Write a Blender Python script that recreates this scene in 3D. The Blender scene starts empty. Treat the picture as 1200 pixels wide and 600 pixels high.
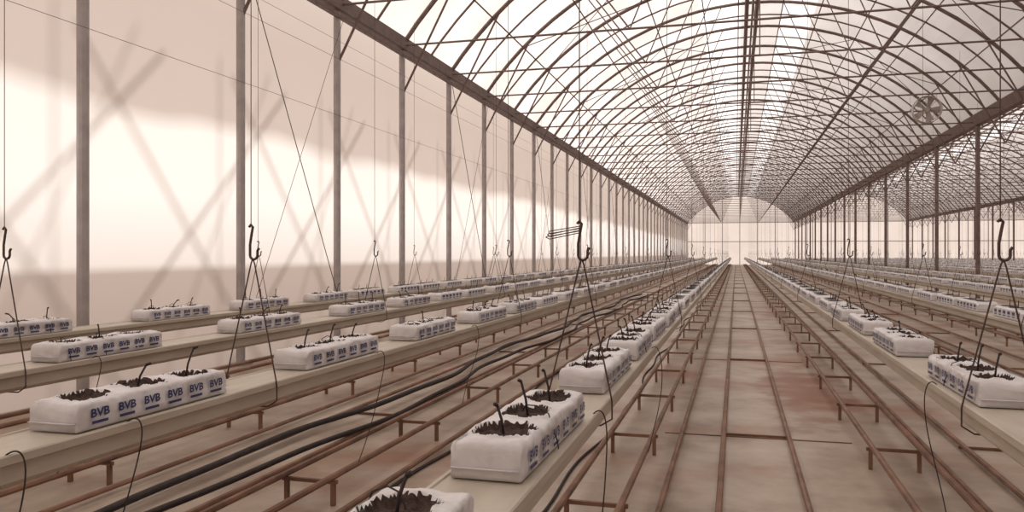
import bpy, math, random
from mathutils import Vector, noise
random.seed(7)
S=bpy.context.scene
COL=S.collection
# ------------------------------------------------------------------ materials
def newmat(name):
    m=bpy.data.materials.new(name); m.use_nodes=True
    nt=m.node_tree; nt.nodes.clear()
    out=nt.nodes.new('ShaderNodeOutputMaterial')
    return m,nt,out
def noise_ramp(nt,scale,stops,detail=4,vec=None,stretch=None):
    tc=nt.nodes.new('ShaderNodeTexCoord'); n=nt.nodes.new('ShaderNodeTexNoise')
    n.inputs['Scale'].default_value=scale; n.inputs['Detail'].default_value=detail
    src=tc.outputs['Object']
    if stretch:
        mp=nt.nodes.new('ShaderNodeMapping'); mp.inputs['Scale'].default_value=stretch
        nt.links.new(src,mp.inputs['Vector']); src=mp.outputs['Vector']
    nt.links.new(src,n.inputs['Vector'])
    r=nt.nodes.new('ShaderNodeValToRGB'); nt.links.new(n.outputs['Fac'],r.inputs['Fac'])
    el=r.color_ramp.elements
    while len(el)<len(stops): el.new(0.5)
    for e,(p,c) in zip(el,stops): e.position=p; e.color=(*c,1)
    return r,n
def pbr(name,stops,scale=3,rough=.6,metal=0,bump=0,stretch=None,detail=4):
    m,nt,out=newmat(name)
    b=nt.nodes.new('ShaderNodeBsdfPrincipled'); b.inputs['Roughness'].default_value=rough
    b.inputs['Metallic'].default_value=metal
    r,n=noise_ramp(nt,scale,stops,detail,stretch=stretch)
    nt.links.new(r.outputs['Color'],b.inputs['Base Color'])
    if bump:
        bp=nt.nodes.new('ShaderNodeBump'); bp.inputs['Strength'].default_value=bump
        bp.inputs['Distance'].default_value=.02
        nt.links.new(n.outputs['Fac'],bp.inputs['Height']); nt.links.new(bp.outputs['Normal'],b.inputs['Normal'])
    nt.links.new(b.outputs[0],out.inputs[0]); return m
def film(name,tstops,dcol,mix=.6,scale=.5,stretch=None):
    m,nt,out=newmat(name)
    t=nt.nodes.new('ShaderNodeBsdfTranslucent'); d=nt.nodes.new('ShaderNodeBsdfDiffuse')
    d.inputs['Color'].default_value=(*dcol,1)
    r,n=noise_ramp(nt,scale,tstops,3,stretch=stretch)
    nt.links.new(r.outputs['Color'],t.inputs['Color'])
    mx=nt.nodes.new('ShaderNodeMixShader'); mx.inputs[0].default_value=mix
    nt.links.new(d.outputs[0],mx.inputs[1]); nt.links.new(t.outputs[0],mx.inputs[2])
    nt.links.new(mx.outputs[0],out.inputs[0]); return m
M_steel=pbr('weathered_steel',[(.3,(.13,.085,.075)),(.7,(.20,.14,.125))],6,.6,.1)  # weathered brown, lightened overall to stand in for haze in the air
M_post=pbr('galvanised_post',[(.3,(.34,.30,.29)),(.7,(.43,.39,.38))],5,.55,.1)
M_rust=pbr('rusty_pipe',[(.3,(.13,.065,.04)),(.7,(.29,.155,.095))],4,.6,.1)
M_gut=pbr('cream_gutter',[(.3,(.42,.36,.29)),(.7,(.52,.455,.375))],2.5,.5,0,stretch=(4,1,4))
M_bag=pbr('white_poly_bag',[(.28,(.46,.40,.37)),(.45,(.61,.575,.57)),(.7,(.70,.675,.68))],7,.35,0,.7,detail=6)
M_soil=pbr('coco_peat',[(.3,(.018,.009,.007)),(.7,(.075,.04,.03))],60,.95,0,.6)
M_navy=pbr('navy_print',[(.3,(.02,.025,.10)),(.7,(.04,.045,.15))],30,.5)
M_black=pbr('black_rubber',[(.3,(.020,.013,.012)),(.7,(.04,.027,.025))],10,.8)
M_wire=pbr('dark_wire',[(.3,(.06,.035,.03)),(.7,(.10,.06,.05))],10,.5,.3)
M_fan=pbr('fan_casing',[(.3,(.40,.34,.31)),(.7,(.48,.42,.38))],5,.6)
M_roof=film('roof_film',[(.3,(.70,.63,.59)),(.7,(.87,.80,.76))],(.42,.36,.325),.62,.35)
M_vent=film('roof_vent_film',[(.3,(.88,.82,.79)),(.7,(.97,.92,.89))],(.5,.44,.40),.76,.5)
M_end=film('end_wall_film',[(.3,(.76,.70,.67)),(.7,(.86,.80,.77))],(.45,.39,.35),.66,.3)
# side wall film: dirty skirt, cleaner curtain band, dusty upper sheet (slightly wavy, soft borders)
M_wall,nt,out=newmat('side_wall_film')
tc=nt.nodes.new('ShaderNodeTexCoord'); sx=nt.nodes.new('ShaderNodeSeparateXYZ'); nt.links.new(tc.outputs['Object'],sx.inputs[0])
nz=nt.nodes.new('ShaderNodeTexNoise'); nz.inputs['Scale'].default_value=.35; nz.inputs['Detail'].default_value=2
nt.links.new(tc.outputs['Object'],nz.inputs['Vector'])
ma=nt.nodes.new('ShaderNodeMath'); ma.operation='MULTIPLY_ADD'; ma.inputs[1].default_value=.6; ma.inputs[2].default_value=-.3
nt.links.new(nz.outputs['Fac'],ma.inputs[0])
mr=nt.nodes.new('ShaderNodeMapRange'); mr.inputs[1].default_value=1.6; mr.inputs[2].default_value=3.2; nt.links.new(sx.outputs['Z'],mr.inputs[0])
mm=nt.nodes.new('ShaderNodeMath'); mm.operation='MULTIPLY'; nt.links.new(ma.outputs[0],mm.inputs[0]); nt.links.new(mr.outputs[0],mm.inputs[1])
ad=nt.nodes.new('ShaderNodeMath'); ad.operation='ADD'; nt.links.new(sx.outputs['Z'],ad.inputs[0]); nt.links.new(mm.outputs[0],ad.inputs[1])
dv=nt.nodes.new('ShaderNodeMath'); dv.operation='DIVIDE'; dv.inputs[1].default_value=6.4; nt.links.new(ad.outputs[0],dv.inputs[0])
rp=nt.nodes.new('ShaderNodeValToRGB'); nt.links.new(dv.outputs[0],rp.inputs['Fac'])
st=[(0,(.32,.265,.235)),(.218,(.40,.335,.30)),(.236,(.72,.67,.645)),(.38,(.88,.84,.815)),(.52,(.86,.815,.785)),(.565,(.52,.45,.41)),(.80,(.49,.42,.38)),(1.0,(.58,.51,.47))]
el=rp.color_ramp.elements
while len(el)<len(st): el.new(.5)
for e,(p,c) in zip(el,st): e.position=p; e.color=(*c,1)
t=nt.nodes.new('ShaderNodeBsdfTranslucent'); d=nt.nodes.new('ShaderNodeBsdfDiffuse')
nt.links.new(rp.outputs['Color'],t.inputs['Color']); d.inputs['Color'].default_value=(.42,.36,.325,1)
mx=nt.nodes.new('ShaderNodeMixShader'); mx.inputs[0].default_value=.62
nt.links.new(d.outputs[0],mx.inputs[1]); nt.links.new(t.outputs[0],mx.inputs[2]); nt.links.new(mx.outputs[0],out.inputs[0])
# floor : dusty concrete with rust stains
M_floor,nt,out=newmat('dusty_floor')
b=nt.nodes.new('ShaderNodeBsdfPrincipled'); b.inputs['Roughness'].default_value=.5
r1,n1=noise_ramp(nt,1.1,[(.32,(.235,.165,.12)),(.50,(.38,.295,.225)),(.70,(.49,.41,.34))],12)
n1.inputs['Roughness'].default_value=.62
r2,n2=noise_ramp(nt,.6,[(.52,(0,0,0)),(.67,(.9,.9,.9))],8)
mx=nt.nodes.new('ShaderNodeMix'); mx.data_type='RGBA'
nt.links.new(r2.outputs['Color'],mx.inputs[0]); nt.links.new(r1.outputs['Color'],mx.inputs[6])
mx.inputs[7].default_value=(.28,.13,.07,1)
# local rusty soil stain in the centre aisle (about x=.75, y=10.5)
tc=nt.nodes.new('ShaderNodeTexCoord')
mp=nt.nodes.new('ShaderNodeMapping'); mp.vector_type='POINT'
mp.inputs['Scale'].default_value=(1/.55,1/2.2,1); mp.inputs['Location'].default_value=(-.75/.55,-10.5/2.2,0)
nt.links.new(tc.outputs['Object'],mp.inputs['Vector'])
ln=nt.nodes.new('ShaderNodeVectorMath'); ln.operation='LENGTH'; nt.links.new(mp.outputs['Vector'],ln.inputs[0])
n3=nt.nodes.new('ShaderNodeTexNoise'); n3.inputs['Scale'].default_value=2.2; n3.inputs['Detail'].default_value=8
nt.links.new(tc.outputs['Object'],n3.inputs['Vector'])
a3=nt.nodes.new('ShaderNodeMath'); a3.operation='MULTIPLY_ADD'; a3.inputs[1].default_value=2.4
nt.links.new(n3.outputs['Fac'],a3.inputs[0]); nt.links.new(ln.outputs['Value'],a3.inputs[2])
mr3=nt.nodes.new('ShaderNodeMapRange'); mr3.inputs[1].default_value=1.5; mr3.inputs[2].default_value=2.3; mr3.inputs[3].default_value=.85; mr3.inputs[4].default_value=0
nt.links.new(a3.outputs[0],mr3.inputs[0])
mx3=nt.nodes.new('ShaderNodeMix'); mx3.data_type='RGBA'; nt.links.new(mr3.outputs[0],mx3.inputs[0])
nt.links.new(mx.outputs[2],mx3.inputs[6]); mx3.inputs[7].default_value=(.24,.085,.04,1)
nt.links.new(mx3.outputs[2],b.inputs['Base Color']); nt.links.new(b.outputs[0],out.inputs[0])
M_ground=pbr('outside_soil',[(.3,(.45,.32,.22)),(.7,(.55,.42,.30))],.5,.9)
# ------------------------------------------------------------------ mesh helper
class MB:
    def __init__(s): s.v=[];s.f=[];s.m=[]
    def add(s,vs,fs,mi=0):
        o=len(s.v); s.v+= [tuple(v) for v in vs]; s.f+=[tuple(i+o for i in f) for f in fs]; s.m+=[mi]*len(fs) if isinstance(mi,int) else mi
    def box(s,c,h,mi=0):
        vs=[(c[0]+sx*h[0],c[1]+sy*h[1],c[2]+sz*h[2]) for sx in(-1,1) for sy in(-1,1) for sz in(-1,1)]
        s.add(vs,[(0,1,3,2),(4,6,7,5),(0,4,5,1),(2,3,7,6),(0,2,6,4),(1,5,7,3)],mi)
    def tube(s,pts,r,n=6,mi=0):
        pts=[Vector(p) for p in pts]; vs=[];fs=[]
        prev=None
        for i,p in enumerate(pts):
            t=(pts[min(i+1,len(pts)-1)]-pts[max(i-1,0)]).normalized()
            if prev is None:
                a=Vector((0,0,1)) if abs(t.z)<.9 else Vector((1,0,0))
                u=t.cross(a).normalized()
            else:
                u=(prev-t*prev.dot(t)).normalized()
            prev=u; w=t.cross(u)
            for k in range(n):
                an=2*math.pi*k/n; vs.append(p+(u*math.cos(an)+w*math.sin(an))*r)
        for i in range(len(pts)-1):
            for k in range(n):
                k2=(k+1)%n; fs.append((i*n+k,i*n+k2,(i+1)*n+k2,(i+1)*n+k))
        fs.append(tuple(range(n))[::-1]); fs.append(tuple((len(pts)-1)*n+k for k in range(n)))
        s.add(vs,fs,mi)
    def mesh(s,name,mats,smooth=False):
        me=bpy.data.meshes.new(name); me.from_pydata(s.v,[],s.f)
        for m in mats: me.materials.append(m)
        me.polygons.foreach_set('material_index',s.m)
        if smooth: me.polygons.foreach_set('use_smooth',[True]*len(me.polygons))
        me.update(); return me
    def obj(s,name,mats,smooth=False,loc=(0,0,0)):
        o=bpy.data.objects.new(name,s.mesh(name,mats,smooth)); o.location=loc; COL.objects.link(o); return o
def merge(dst,src,loc):
    dst.add([(v[0]+loc[0],v[1]+loc[1],v[2]+loc[2]) for v in src.v],src.f,list(src.m))
# ------------------------------------------------------------------ layout constants
ZE=6.2; XL=-7.05; XR=8.1; A=(XR-XL)/2; RISE=3.9; RR=(A*A+RISE*RISE)/(2*RISE)
Y0=-6.03; Y1=124.47; FR=[7.47+3*k for k in range(-4,40)]
BAYS=[(XL+XR)/2,(XL+XR)/2+2*A,(XL+XR)/2+4*A]
XE=XL+6*A
def az(dx): return ZE+RISE-RR+math.sqrt(max(RR*RR-dx*dx,0))
# floor & ground
m=MB(); m.add([(XL-.3,Y0,0),(XE+.3,Y0,0),(XE+.3,Y1,0),(XL-.3,Y1,0)],[(0,1,2,3)]); m.obj('floor',[M_floor])
m=MB(); m.add([(-150,-100,-.06),(200,-100,-.06),(200,300,-.06),(-150,300,-.06)],[(0,1,2,3)]); m.obj('ground',[M_ground])
# left wall film
m=MB(); X=XL-.25
ny=88
for j in range(ny):
    ya=Y0+(Y1-Y0)*j/ny; yb=Y0+(Y1-Y0)*(j+1)/ny
    m.add([(X,ya,0),(X,yb,0),(X,yb,ZE+.15),(X,ya,ZE+.15)],[(0,1,2,3)],0)
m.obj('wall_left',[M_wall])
m=MB(); m.add([(XE+.2,Y0,0),(XE+.2,Y1,0),(XE+.2,Y1,ZE+.1),(XE+.2,Y0,ZE+.1)],[(0,1,2,3)]); m.obj('wall_right',[M_end])
def gable(name,y,mat):
    m=MB()
    for cx in BAYS:
        n=28
        for i in range(n):
            a=-A+2*A*i/n; b2=-A+2*A*(i+1)/n
            x0=cx+a-(.25 if (i==0 and cx==BAYS[0]) else 0); x1=cx+b2
            m.add([(x0,y,0),(x1,y,0),(x1,y,az(b2)+.06),(x0,y,az(a)+.06)],[(0,1,2,3)])
    m.obj(name,[mat])
gable('wall_end',Y1+.1,M_end); gable('wall_back',Y0-.1,M_end)
# roof film
m=MB()
for cx in BAYS:
    n=44
    for i in range(n):
        a=-A+2*A*i/n; b2=-A+2*A*(i+1)/n; mid=(a+b2)/2
        vent=(-1.6<mid<-.45) or (1.0<mid<2.2)
        m.add([(cx+a,Y0-.1,az(a)+.06),(cx+a,Y1+.1,az(a)+.06),(cx+b2,Y1+.1,az(b2)+.06),(cx+b2,Y0-.1,az(b2)+.06)],[(0,1,2,3)],1 if vent else 0)
m.obj('ceiling',[M_roof,M_vent],True)
# roof frames
th=math.asin(A/RR)
for cx in BAYS:
    m=MB()
    def arch(y,r):
        pts=[(cx+RR*math.sin(-th+2*th*i/30),y,ZE+RISE-RR+RR*math.cos(-th+2*th*i/30)) for i in range(31)]
        m.tube(pts,r,6)
    for i,y in enumerate(FR):
        arch(y,.052)
        if i<len(FR)-1: arch(y+1.5,.027)
        m.tube([(cx-A,y,ZE),(cx+A,y,ZE)],.024,5)
        for sg in (-1,1):
            m.tube([(cx+sg*2.6,y,ZE),(cx+sg*4.6,y,az(4.6))],.018,5)
            m.tube([(cx+sg*2.6,y,ZE),(cx+sg*1.0,y,az(1.0))],.015,5)
            m.tube([(cx+sg*A,y,ZE-1.1),(cx+sg*6.2,y,az(6.2))],.026,5)
        if i%2==0: m.tube([(cx,y,ZE),(cx,y,az(0))],.014,5)
    for d in (-6.4,-4.9,-3.2,-1.6,-.45,1.0,2.2,3.6,5.0,6.4):
        m.tube([(cx+d,Y0,az(d)),(cx+d,Y1,az(d))],.021,5)
    for d in (-.17,.17): m.tube([(cx+d,Y0,az(0)-.02),(cx+d,Y1,az(0)-.02)],.07,6)
    m.tube([(cx,Y0,az(0)-.45),(cx,Y1,az(0)-.45)],.035,6)
    for i,y in enumerate(FR[:-1]):      # cross bracing in the roof plane
        if i%3==0:
            for (a,b2) in ((-6.4,-3.2),(-3.2,-1.6),(2.2,3.6),(3.6,6.4)):
                m.tube([(cx+a,y,az(a)),(cx+b2,y+3,az(b2))],.014,4); m.tube([(cx+b2,y,az(b2)),(cx+a,y+3,az(a))],.014,4)
    m.obj('roof_frame',[M_steel])
# eave beams + columns
m=MB(); m.box((XL,(Y0+Y1)/2,ZE+.02),(.12,(Y1-Y0)/2,.13)); m.box((XL+.05,(Y0+Y1)/2,ZE-.22),(.03,(Y1-Y0)/2,.03)); m.obj('eave_beam',[M_steel])
for X in (XR,XR+2*A):
    m=MB(); m.add([(X-.26,Y0,ZE+.2),(X-.1,Y0,ZE-.1),(X+.1,Y0,ZE-.1),(X+.26,Y0,ZE+.2),(X-.26,Y1,ZE+.2),(X-.1,Y1,ZE-.1),(X+.1,Y1,ZE-.1),(X+.26,Y1,ZE+.2)],[(0,4,5,1),(1,5,6,2),(2,6,7,3)])
    m.obj('roof_gutter_beam',[M_steel])
m=MB()
for y in FR:
    m.tube([(XL,y,0),(XL,y,ZE)],.066,10); m.box((XL,y,.02),(.12,.12,.02))
m.obj('wall_posts',[M_post],False)
for X in (XR,XR+2*A,XE):
    m=MB()
    for i,y in enumerate(FR):
        if i%2==0: m.tube([(X,y,0),(X,y,ZE-.08)],.075,8); m.box((X,y,.02),(.14,.14,.02))
    m.obj('support_columns',[M_steel])
m=MB()   # end wall framing
for cx in BAYS:
    for dx in (-5,-2.5,0,2.5,5): m.tube([(cx+dx,Y1-.02,0),(cx+dx,Y1-.02,az(dx))],.06,6)
    for z in (3.4,ZE): m.tube([(cx-A,Y1-.02,z),(cx+A,Y1-.02,z)],.06,6)
m.obj('end_wall_frame',[M_post])
# bracing wires along the wall
m=MB()
for i in range(0,len(FR)-1):
    y=FR[i]
    if i%3==2: m.tube([(XL+.1,y,ZE-.3),(XL+.1,y+3,.6)],.008,4); m.tube([(XL+.12,y+3,ZE-.3),(XL+.12,y,.6)],.005,4)
for (x,z) in ((-6.4,5.2),(-6.0,4.7),(-6.8,4.1)): m.tube([(x,Y0,z),(x,Y1,z)],.003,4)
m.obj('bracing_wires',[M_wire])
# neighbouring structure outside (casts the soft lattice shadows on the film)
m=MB(); XO=-8.3
for i in range(-3,44):
    y=7.0+3*i
    m.tube([(XO,y-2.6,.2),(XO,y+2.6,5.2)],.034,6); m.tube([(XO,y+2.4,.2),(XO,y-1.9,5.2)],.028,6)
    m.tube([(XO-.2,y+.9,0),(XO-.2,y+.9,5.6)],.02,6)
    m.tube([(XO-.2,y-.6,.5),(XO-.2,y+2.2,5.6)],.022,6)
m.obj('outside_lattice_frame',[M_steel])
# ------------------------------------------------------------------ grow bag
def label_mesh():
    cu=bpy.data.curves.new('lbl','FONT'); cu.body='BVB'; cu.size=.066; cu.align_x='CENTER'; cu.align_y='CENTER'; cu.offset=.0022; cu.resolution_u=2
    o=bpy.data.objects.new('lbl',cu); COL.objects.link(o)
    dg=bpy.context.evaluated_depsgraph_get(); me=bpy.data.meshes.new_from_object(o.evaluated_get(dg))
    vs=[tuple(v.co) for v in me.vertices]; fs=[tuple(p.vertices) for p in me.polygons]
    bpy.data.objects.remove(o); bpy.data.curves.remove(cu); bpy.data.meshes.remove(me)
    return vs,fs
LV,LF=label_mesh()
HW=.122
def bag(seed,L=1.0,H=.118,hi=True):
    rnd=random.Random(seed); m=MB()
    ns=110 if hi else 14
    prof=[]; rc=.018
    nt_=34 if hi else 4
    side=6 if hi else 1
    def arc(cx,cz,a0,a1,n):
        return [(cx+rc*math.cos(a0+(a1-a0)*i/n),cz+rc*math.sin(a0+(a1-a0)*i/n)) for i in range(n+1)]
    na=4 if hi else 1
    prof+= [(p,False) for p in arc(-HW+rc,rc*.6,math.radians(250),math.radians(180),2)]
    for i in range(1,side): prof.append(((-HW,rc*.6+(H-rc*1.6)*i/side),False))
    prof+= [(p,True) for p in arc(-HW+rc,H-rc,math.pi,math.pi/2,na)]
    for i in range(1,nt_): prof.append(((-HW+rc+(2*HW-2*rc)*i/nt_,H),True))
    prof+= [(p,True) for p in arc(HW-rc,H-rc,math.pi/2,0,na)]
    for i in range(1,side): prof.append(((HW,H-rc-(H-rc*1.6)*i/side),False))
    prof+= [(p,False) for p in arc(HW-rc,rc*.6,0,-math.radians(70),2)]
    P=len(prof)
    holes=[(rnd.uniform(-.012,.012),L*q+rnd.uniform(-.02,.02),rnd.uniform(.076,.090),rnd.uniform(.09,.125)) for q in (-.33,0,.33)]
    def hole(x,y):
        best=9
        for k,(hx,hy,rx,ry) in enumerate(holes):
            u=(x-hx)/rx; v=(y-hy)/ry
            d=(abs(u)**3.6+abs(v)**3.6)**(1/3.6)
            if hi: d+=.28*noise.noise(Vector((x*22,y*22,seed*3.1+k)))
            best=min(best,d)
        return best
    vs=[]
    for i in range(ns+1):
        t=-1+2*i/ns
        if hi: t=math.sin(t*math.pi/2)*.35+t*.65
        y=t*L/2; e=max(0,(abs(y)-(L/2-.024))/.024)
        hf=.76+.24*math.sqrt(max(0,1-e*e)); wf=.96+.04*math.sqrt(max(0,1-e*e))
        for ((x,z),top) in prof:
            xx=x*wf; zz=z*hf
            if top and e<.01: zz+=.003*(1-(x/HW)**2)
            if hi:
                w=noise.noise(Vector((x*12,y*7,z*14+seed)))*.013+noise.noise(Vector((x*35,y*35,z*35+seed)))*.005
                if z>.02:
                    if abs(x)>HW-.012: xx+=w*(1 if x>0 else -1)
                    else: zz+=w
                if top:
                    d=hole(x,y)
                    if d<1: zz-=.022*min(1,(1-d)*6)-.012*noise.noise(Vector((x*30,y*30,seed)))
                    elif d<1.18: zz+=.006*(1-(d-1)/.18)
            vs.append((xx,y,max(zz,.0)))
    fs=[];mi=[]
    for i in range(ns):
        for k in range(P):
            k2=(k+1)%P; f=(i*P+k,i*P+k2,(i+1)*P+k2,(i+1)*P+k)
            fs.append(f[::-1])
            mm=0
            if hi and prof[k][1] and prof[k2][1]:
                cx=sum(vs[j][0] for j in f)/4; cy=sum(vs[j][1] for j in f)/4
                if hole(cx,cy)<.99: mm=1
            mi.append(mm)
    fs.append(tuple(range(P))); mi.append(0); fs.append(tuple(ns*P+k for k in range(P))[::-1]); mi.append(0)
    m.add(vs,fs,mi)
    for sg in (-1,1):
        y=sg*L/2; m.box((0,y+sg*.006,H*.3),(HW*.93,.007,.002),0)
    for (hx,hy,rx,ry) in holes:
        if not hi:
            pts=[(hx+rx*math.cos(a)*1.1,hy+ry*math.sin(a)*1.1,H+.0065) for a in [math.pi/4*k+.39 for k in range(8)]]
            m.add(pts,[tuple(range(8))],1)
            m.tube([(hx,hy,H),(hx+.01,hy+.02,H+.08)],.005,3,3)
            continue
        lx=rnd.uniform(-.02,.03); ly=rnd.uniform(-.03,.05); hh=rnd.uniform(.07,.13)
        if rnd.random()<.85:
            m.tube([(hx,hy,H-.02),(hx+lx*.3,hy+ly*.3,H+hh*.4),(hx+lx,hy+ly,H+hh)],.0048,6,3)
            m.tube([(hx+lx,hy+ly,H+hh),(hx+lx*1.4,hy+ly*1.6,H+hh+.006)],.007,6,3)
        if rnd.random()<.6:
            m.tube([(hx+.02,hy+.01,H),(hx+.0,hy+.03,H+.03),(hx-.05,hy+.06,H+.035),(hx-.10,hy+.08,H+.012),(hx-.137,hy+.09,.03),(hx-.14,hy+.09,.004)],.0025,5,3)
    n=6
    for k in range(n):
        yc=-L/2+.11+(L-.22)*k/(n-1)
        for sg in (-1,1):
            xo=sg*(HW+(.0100 if hi else .0015))
            if hi: m.add([(xo,yc+sg*vx*.92,H*.56+vy*.74) for (vx,vy,_) in LV],LF,2)
            else: m.add([(xo,yc-.045,H*.42),(xo,yc+.045,H*.42),(xo,yc+.045,H*.70),(xo,yc-.045,H*.70)],[(0,1,2,3)],2)
            m.add([(xo,yc-.045,H*.20),(xo,yc+.045,H*.20),(xo,yc+.045,H*.30),(xo,yc-.045,H*.30)],[(0,1,2,3)],2)
    return m
BM=[M_bag,M_soil,M_navy,M_black]
ZT=.93
hi_mesh=[bag(i,1.0+.04*(i%2)).mesh('grow_bag',BM,True) for i in range(6)]
lo=[bag(20+i,1.0,hi=False) for i in range(2)]
ROWS={ 'A':-.765,'C':-2.66,'D':-4.42,'E':-6.1,'B':1.21,'F':3.0,'G':4.85,'H':6.6}
starts={'A':[.94,2.48,4.15,5.5,6.8,8.1,9.4],'B':[.6,2.55,4.27,6.2,7.75,9.3],'C':[-.4,1.0,2.66,4.50,6.22,7.95,9.4],
        'D':[2.6,4.35,6.4,8.5,10.1],'E':[3.0,5.2,7.25,9.0,10.8]}
def gutter(x,y0,y1,name='growing_gutter'):
    p=[(-.155,0),(-.16,-.006),(-.16,-.035),(-.128,-.048),(-.128,-.11),(-.10,-.135),(.10,-.135),(.128,-.11),(.128,-.048),(.16,-.035),(.16,-.006),(.155,0),(.142,0),(.138,-.006),(-.138,-.006),(-.142,0)]
    m=MB(); n=len(p); vs=[(a,y,c) for y in (y0,y1) for a,c in p]
    fs=[(k,(k+1)%n,n+(k+1)%n,n+k) for k in range(n)]+[tuple(range(n))[::-1],tuple(n+k for k in range(n))]
    m.add(vs,fs)
    m.obj(name,[M_gut],loc=(x,0,ZT))
rr=random.Random(3)
allx=[(k,x,True) for k,x in ROWS.items()]
x=9.6
while x<36:
    if abs(x-XR-2*A)>.5: allx.append((None,x,False))
    x+=1.83
HK0=4.05; HSP=5.4
def hanger(m,x,y,flip=1):
    z0=1.60
    m.tube([(x,y,1.80),(x,y,ZE)],.003,4)
    pts=[(x-.012,y,1.80),(x,y,1.815),(x+.012,y,1.80),(x+.004,y,1.76),(x-.006,y,1.70),(x-.006,y,1.64)]
    pts+=[(x+.018-.024*math.cos(a),y,1.64-.024*math.sin(a)) for a in (0.5,1.1,1.6,2.1,2.7,3.14)]+[(x+.042,y,1.665),(x+.052,y,1.68)]
    m.tube(pts,.0075,6)
    for sg in (-1,1):
        m.tube([(x+.012,y,1.622),(x+.012+sg*.012,y,z0-.01),(x+sg*.166,y,ZT-.02),(x+sg*.166,y,ZT-.11),(x+sg*.11,y,ZT-.145),(x,y,ZT-.147)],.0044,5)
for key,x,main in allx:
    gutter(x,-2.0 if main else 6.0,121)
    far=MB(); y=None
    if key in starts:
        for s in starts[key]:
            o=bpy.data.objects.new('grow_bag',rr.choice(hi_mesh)); COL.objects.link(o)
            o.location=(x+rr.uniform(-.008,.008),s+.5,ZT); o.rotation_euler=(0,0,rr.uniform(-.012,.012)+(math.pi if rr.random()<.5 else 0))
        y=starts[key][-1]+rr.uniform(1.3,1.6)
    else: y=4+rr.random()
    while y<119:
        merge(far,lo[rr.randrange(2)],(x+rr.uniform(-.01,.01),y+.5,ZT)); y+=rr.uniform(1.15,1.65)
    far.obj('grow_bags_distant_row',BM)
    hm=MB(); yy=HK0+(.28 if key=='B' else 0)
    if not main: yy+=HSP
    while yy<90:
        hanger(hm,x,yy) ; yy+=HSP
    if key=='A':   # bundle of wire crop hooks resting on the near hanger
        for k in range(3):
            z=1.745+.013*k; x0=x-.17; y=4.03+.012*k
            hm.tube([(x0+.005*k,y,z-.012),(x0+.02,y,z-.022),(x0+.17,y,z+.008),(x0+.175,y,z+.018),(x0+.01,y,z-.008),(x0+.005*k,y,z-.012)],.0026,5)
    hm.obj('gutter_hangers',[M_wire])
# ------------------------------------------------------------------ pipes on the floor
alleys=[.17,-1.66,-3.53,-5.27,2.1,3.93,5.72]
for ax in alleys:
    m=MB()
    for sg in (-.275,.275):
        m.tube([(ax+sg,-1,.045),(ax+sg,120,.045)],.021,8)
    y=2.2
    while y<118:
        m.box((ax,y,.014),(.29,.012,.010))
        y+=5.4
    m.obj('trolley_rail',[M_rust])
for key,x in ROWS.items():
    m=MB()
    for sg in (-.22,.12):
        m.tube([(x+sg,-1,.19),(x+sg,120,.19)],.022,8)
    m.tube([(x+.30,-1,.05),(x+.30,120,.05)],.02,8)
    y=1.0
    while y<118:
        m.box((x-.05,y,.155),(.20,.012,.012))
        for sg in (-.22,.12): m.box((x+sg,y,.08),(.014,.014,.08))
        y+=1.9
    m.obj('heating_pipe',[M_rust])
m=MB(); y=2.2
while y<110:
    m.box((.17,y-.04,.004),(.80,.008,.004)); y+=5.4
m.obj('floor_joint_bar',[M_rust])
# hoses
def hose(name,ctrl,r):
    cu=bpy.data.curves.new(name,'CURVE'); cu.dimensions='3D'; cu.bevel_depth=r; cu.bevel_resolution=3
    sp=cu.splines.new('NURBS'); sp.points.add(len(ctrl)-1)
    for p,c in zip(sp.points,ctrl): p.co=(*c,1)
    sp.use_endpoint_u=True; sp.order_u=4; cu.materials.append(M_black)
    o=bpy.data.objects.new(name,cu); COL.objects.link(o); return o
def hctrl(x0,amp,ph,z,y1=32):
    r=[]; y=1.0
    while y<y1:
        r.append((x0+amp*math.sin(y*.85+ph)+.04*math.sin(y*2.7+ph),y,z)); y+=.6
    return r
hose('irrigation_hose',hctrl(-3.62,.12,0,.09),.026); hose('irrigation_hose',hctrl(-3.28,.11,1.2,.09),.022)
hose('irrigation_hose',hctrl(-2.32,.05,2.0,.015),.013)
hose('irrigation_hose',hctrl(-1.15,.05,.4,.013),.010)
rs=random.Random(11)
for (x,y,sd) in [(-.765,3.6,1),(-.765,6.2,1),(1.21,4.9,-1),(-2.66,2.9,1),(-2.66,2.3,1),(-2.66,5.4,1),(-4.42,4.6,1),(-2.66,7.6,1)]:
    a=sd*.14
    hose('drip_tube',[(x+a,y,.92),(x+a*1.2,y+.03,.96),(x+a*1.5,y+.06,.92),(x+a*1.5+rs.uniform(-.04,.04),y-.02,.65),(x+a*1.3+rs.uniform(-.05,.08),y-.15,.40),(x+a*1.1,y-.3,.215)],.0030)
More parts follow.
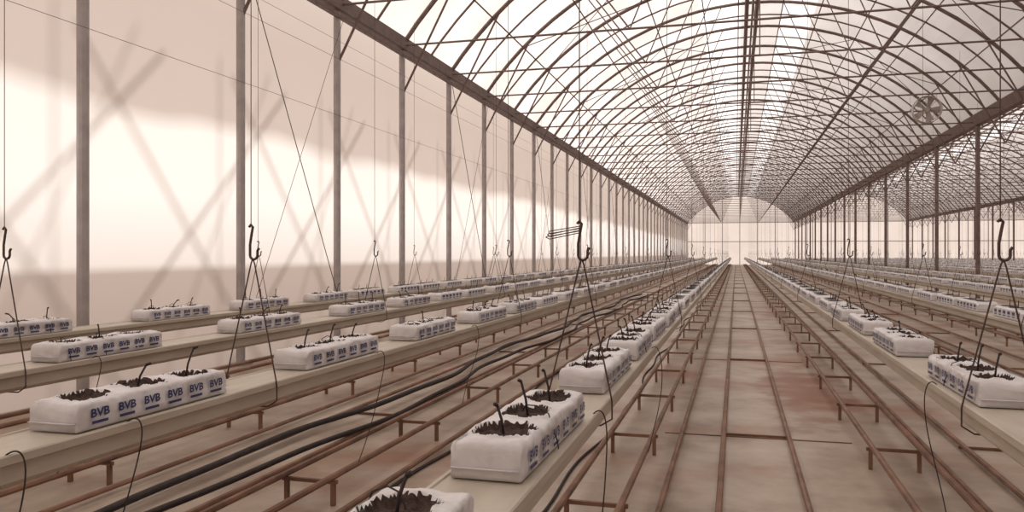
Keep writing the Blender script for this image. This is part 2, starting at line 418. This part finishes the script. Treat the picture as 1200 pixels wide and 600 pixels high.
# circulation fan
def fan(x,y,z):
    m=MB(); R=.38
    n=28
    for yy in (-.1,.1):
        m.tube([(R*math.cos(2*math.pi*i/n),yy,R*math.sin(2*math.pi*i/n)) for i in range(n+1)],.012,6)
        for r2 in (.14,.24,.33): m.tube([(r2*math.cos(2*math.pi*i/n),yy,r2*math.sin(2*math.pi*i/n)) for i in range(n+1)],.003,4)
        for i in range(8):
            a=math.pi*i/4; m.tube([(0,yy,0),(R*math.cos(a),yy,R*math.sin(a))],.004,4)
    vs=[(R*math.cos(2*math.pi*i/n),yy,R*math.sin(2*math.pi*i/n)) for yy in(-.1,.1) for i in range(n)]
    m.add(vs,[(i,(i+1)%n,n+(i+1)%n,n+i) for i in range(n)])
    for i in range(5):
        a=2*math.pi*i/5
        c,s=math.cos(a),math.sin(a)
        m.add([(.06*c-.04*s,-.05,.06*s+.04*c),(.06*c+.04*s,.05,.06*s-.04*c),(.34*c+.11*s,.05,.34*s-.11*c),(.34*c-.09*s,-.05,.34*s+.09*c)],[(0,1,2,3)])
    m.tube([(0,-.09,0),(0,.09,0)],.06,10)
    for sg in (-.25,.25): m.tube([(sg,0,.28),(sg,0,ZE-z)],.006,4)
    m.obj('circulation_fan',[M_fan],loc=(x,y,z))
fan(5.25,25.47,5.75)
# ------------------------------------------------------------------ light
w=bpy.data.worlds.new('sky'); S.world=w; w.use_nodes=True
bg=w.node_tree.nodes['Background']; bg.inputs[0].default_value=(1.0,.98,.97,1); bg.inputs[1].default_value=1.0
sd=bpy.data.lights.new('sun','SUN'); sd.energy=4.4; sd.angle=math.radians(7); sd.color=(1,.965,.935)
so=bpy.data.objects.new('sun',sd); COL.objects.link(so)
so.rotation_euler=Vector((.70,-.34,-.63)).to_track_quat('-Z','Y').to_euler(); so.location=(-30,20,30)
S.view_settings.view_transform='Standard'
S.view_settings.exposure=0.12
# ------------------------------------------------------------------ camera
cd=bpy.data.cameras.new('camera'); cd.sensor_width=36; cd.lens=28.5; cd.shift_y=-.0025; cd.clip_end=600; cd.clip_start=.05
co=bpy.data.objects.new('camera',cd); COL.objects.link(co)
co.location=(0,0,1.65); co.rotation_euler=(math.radians(90),0,math.radians(15.45)); S.camera=co
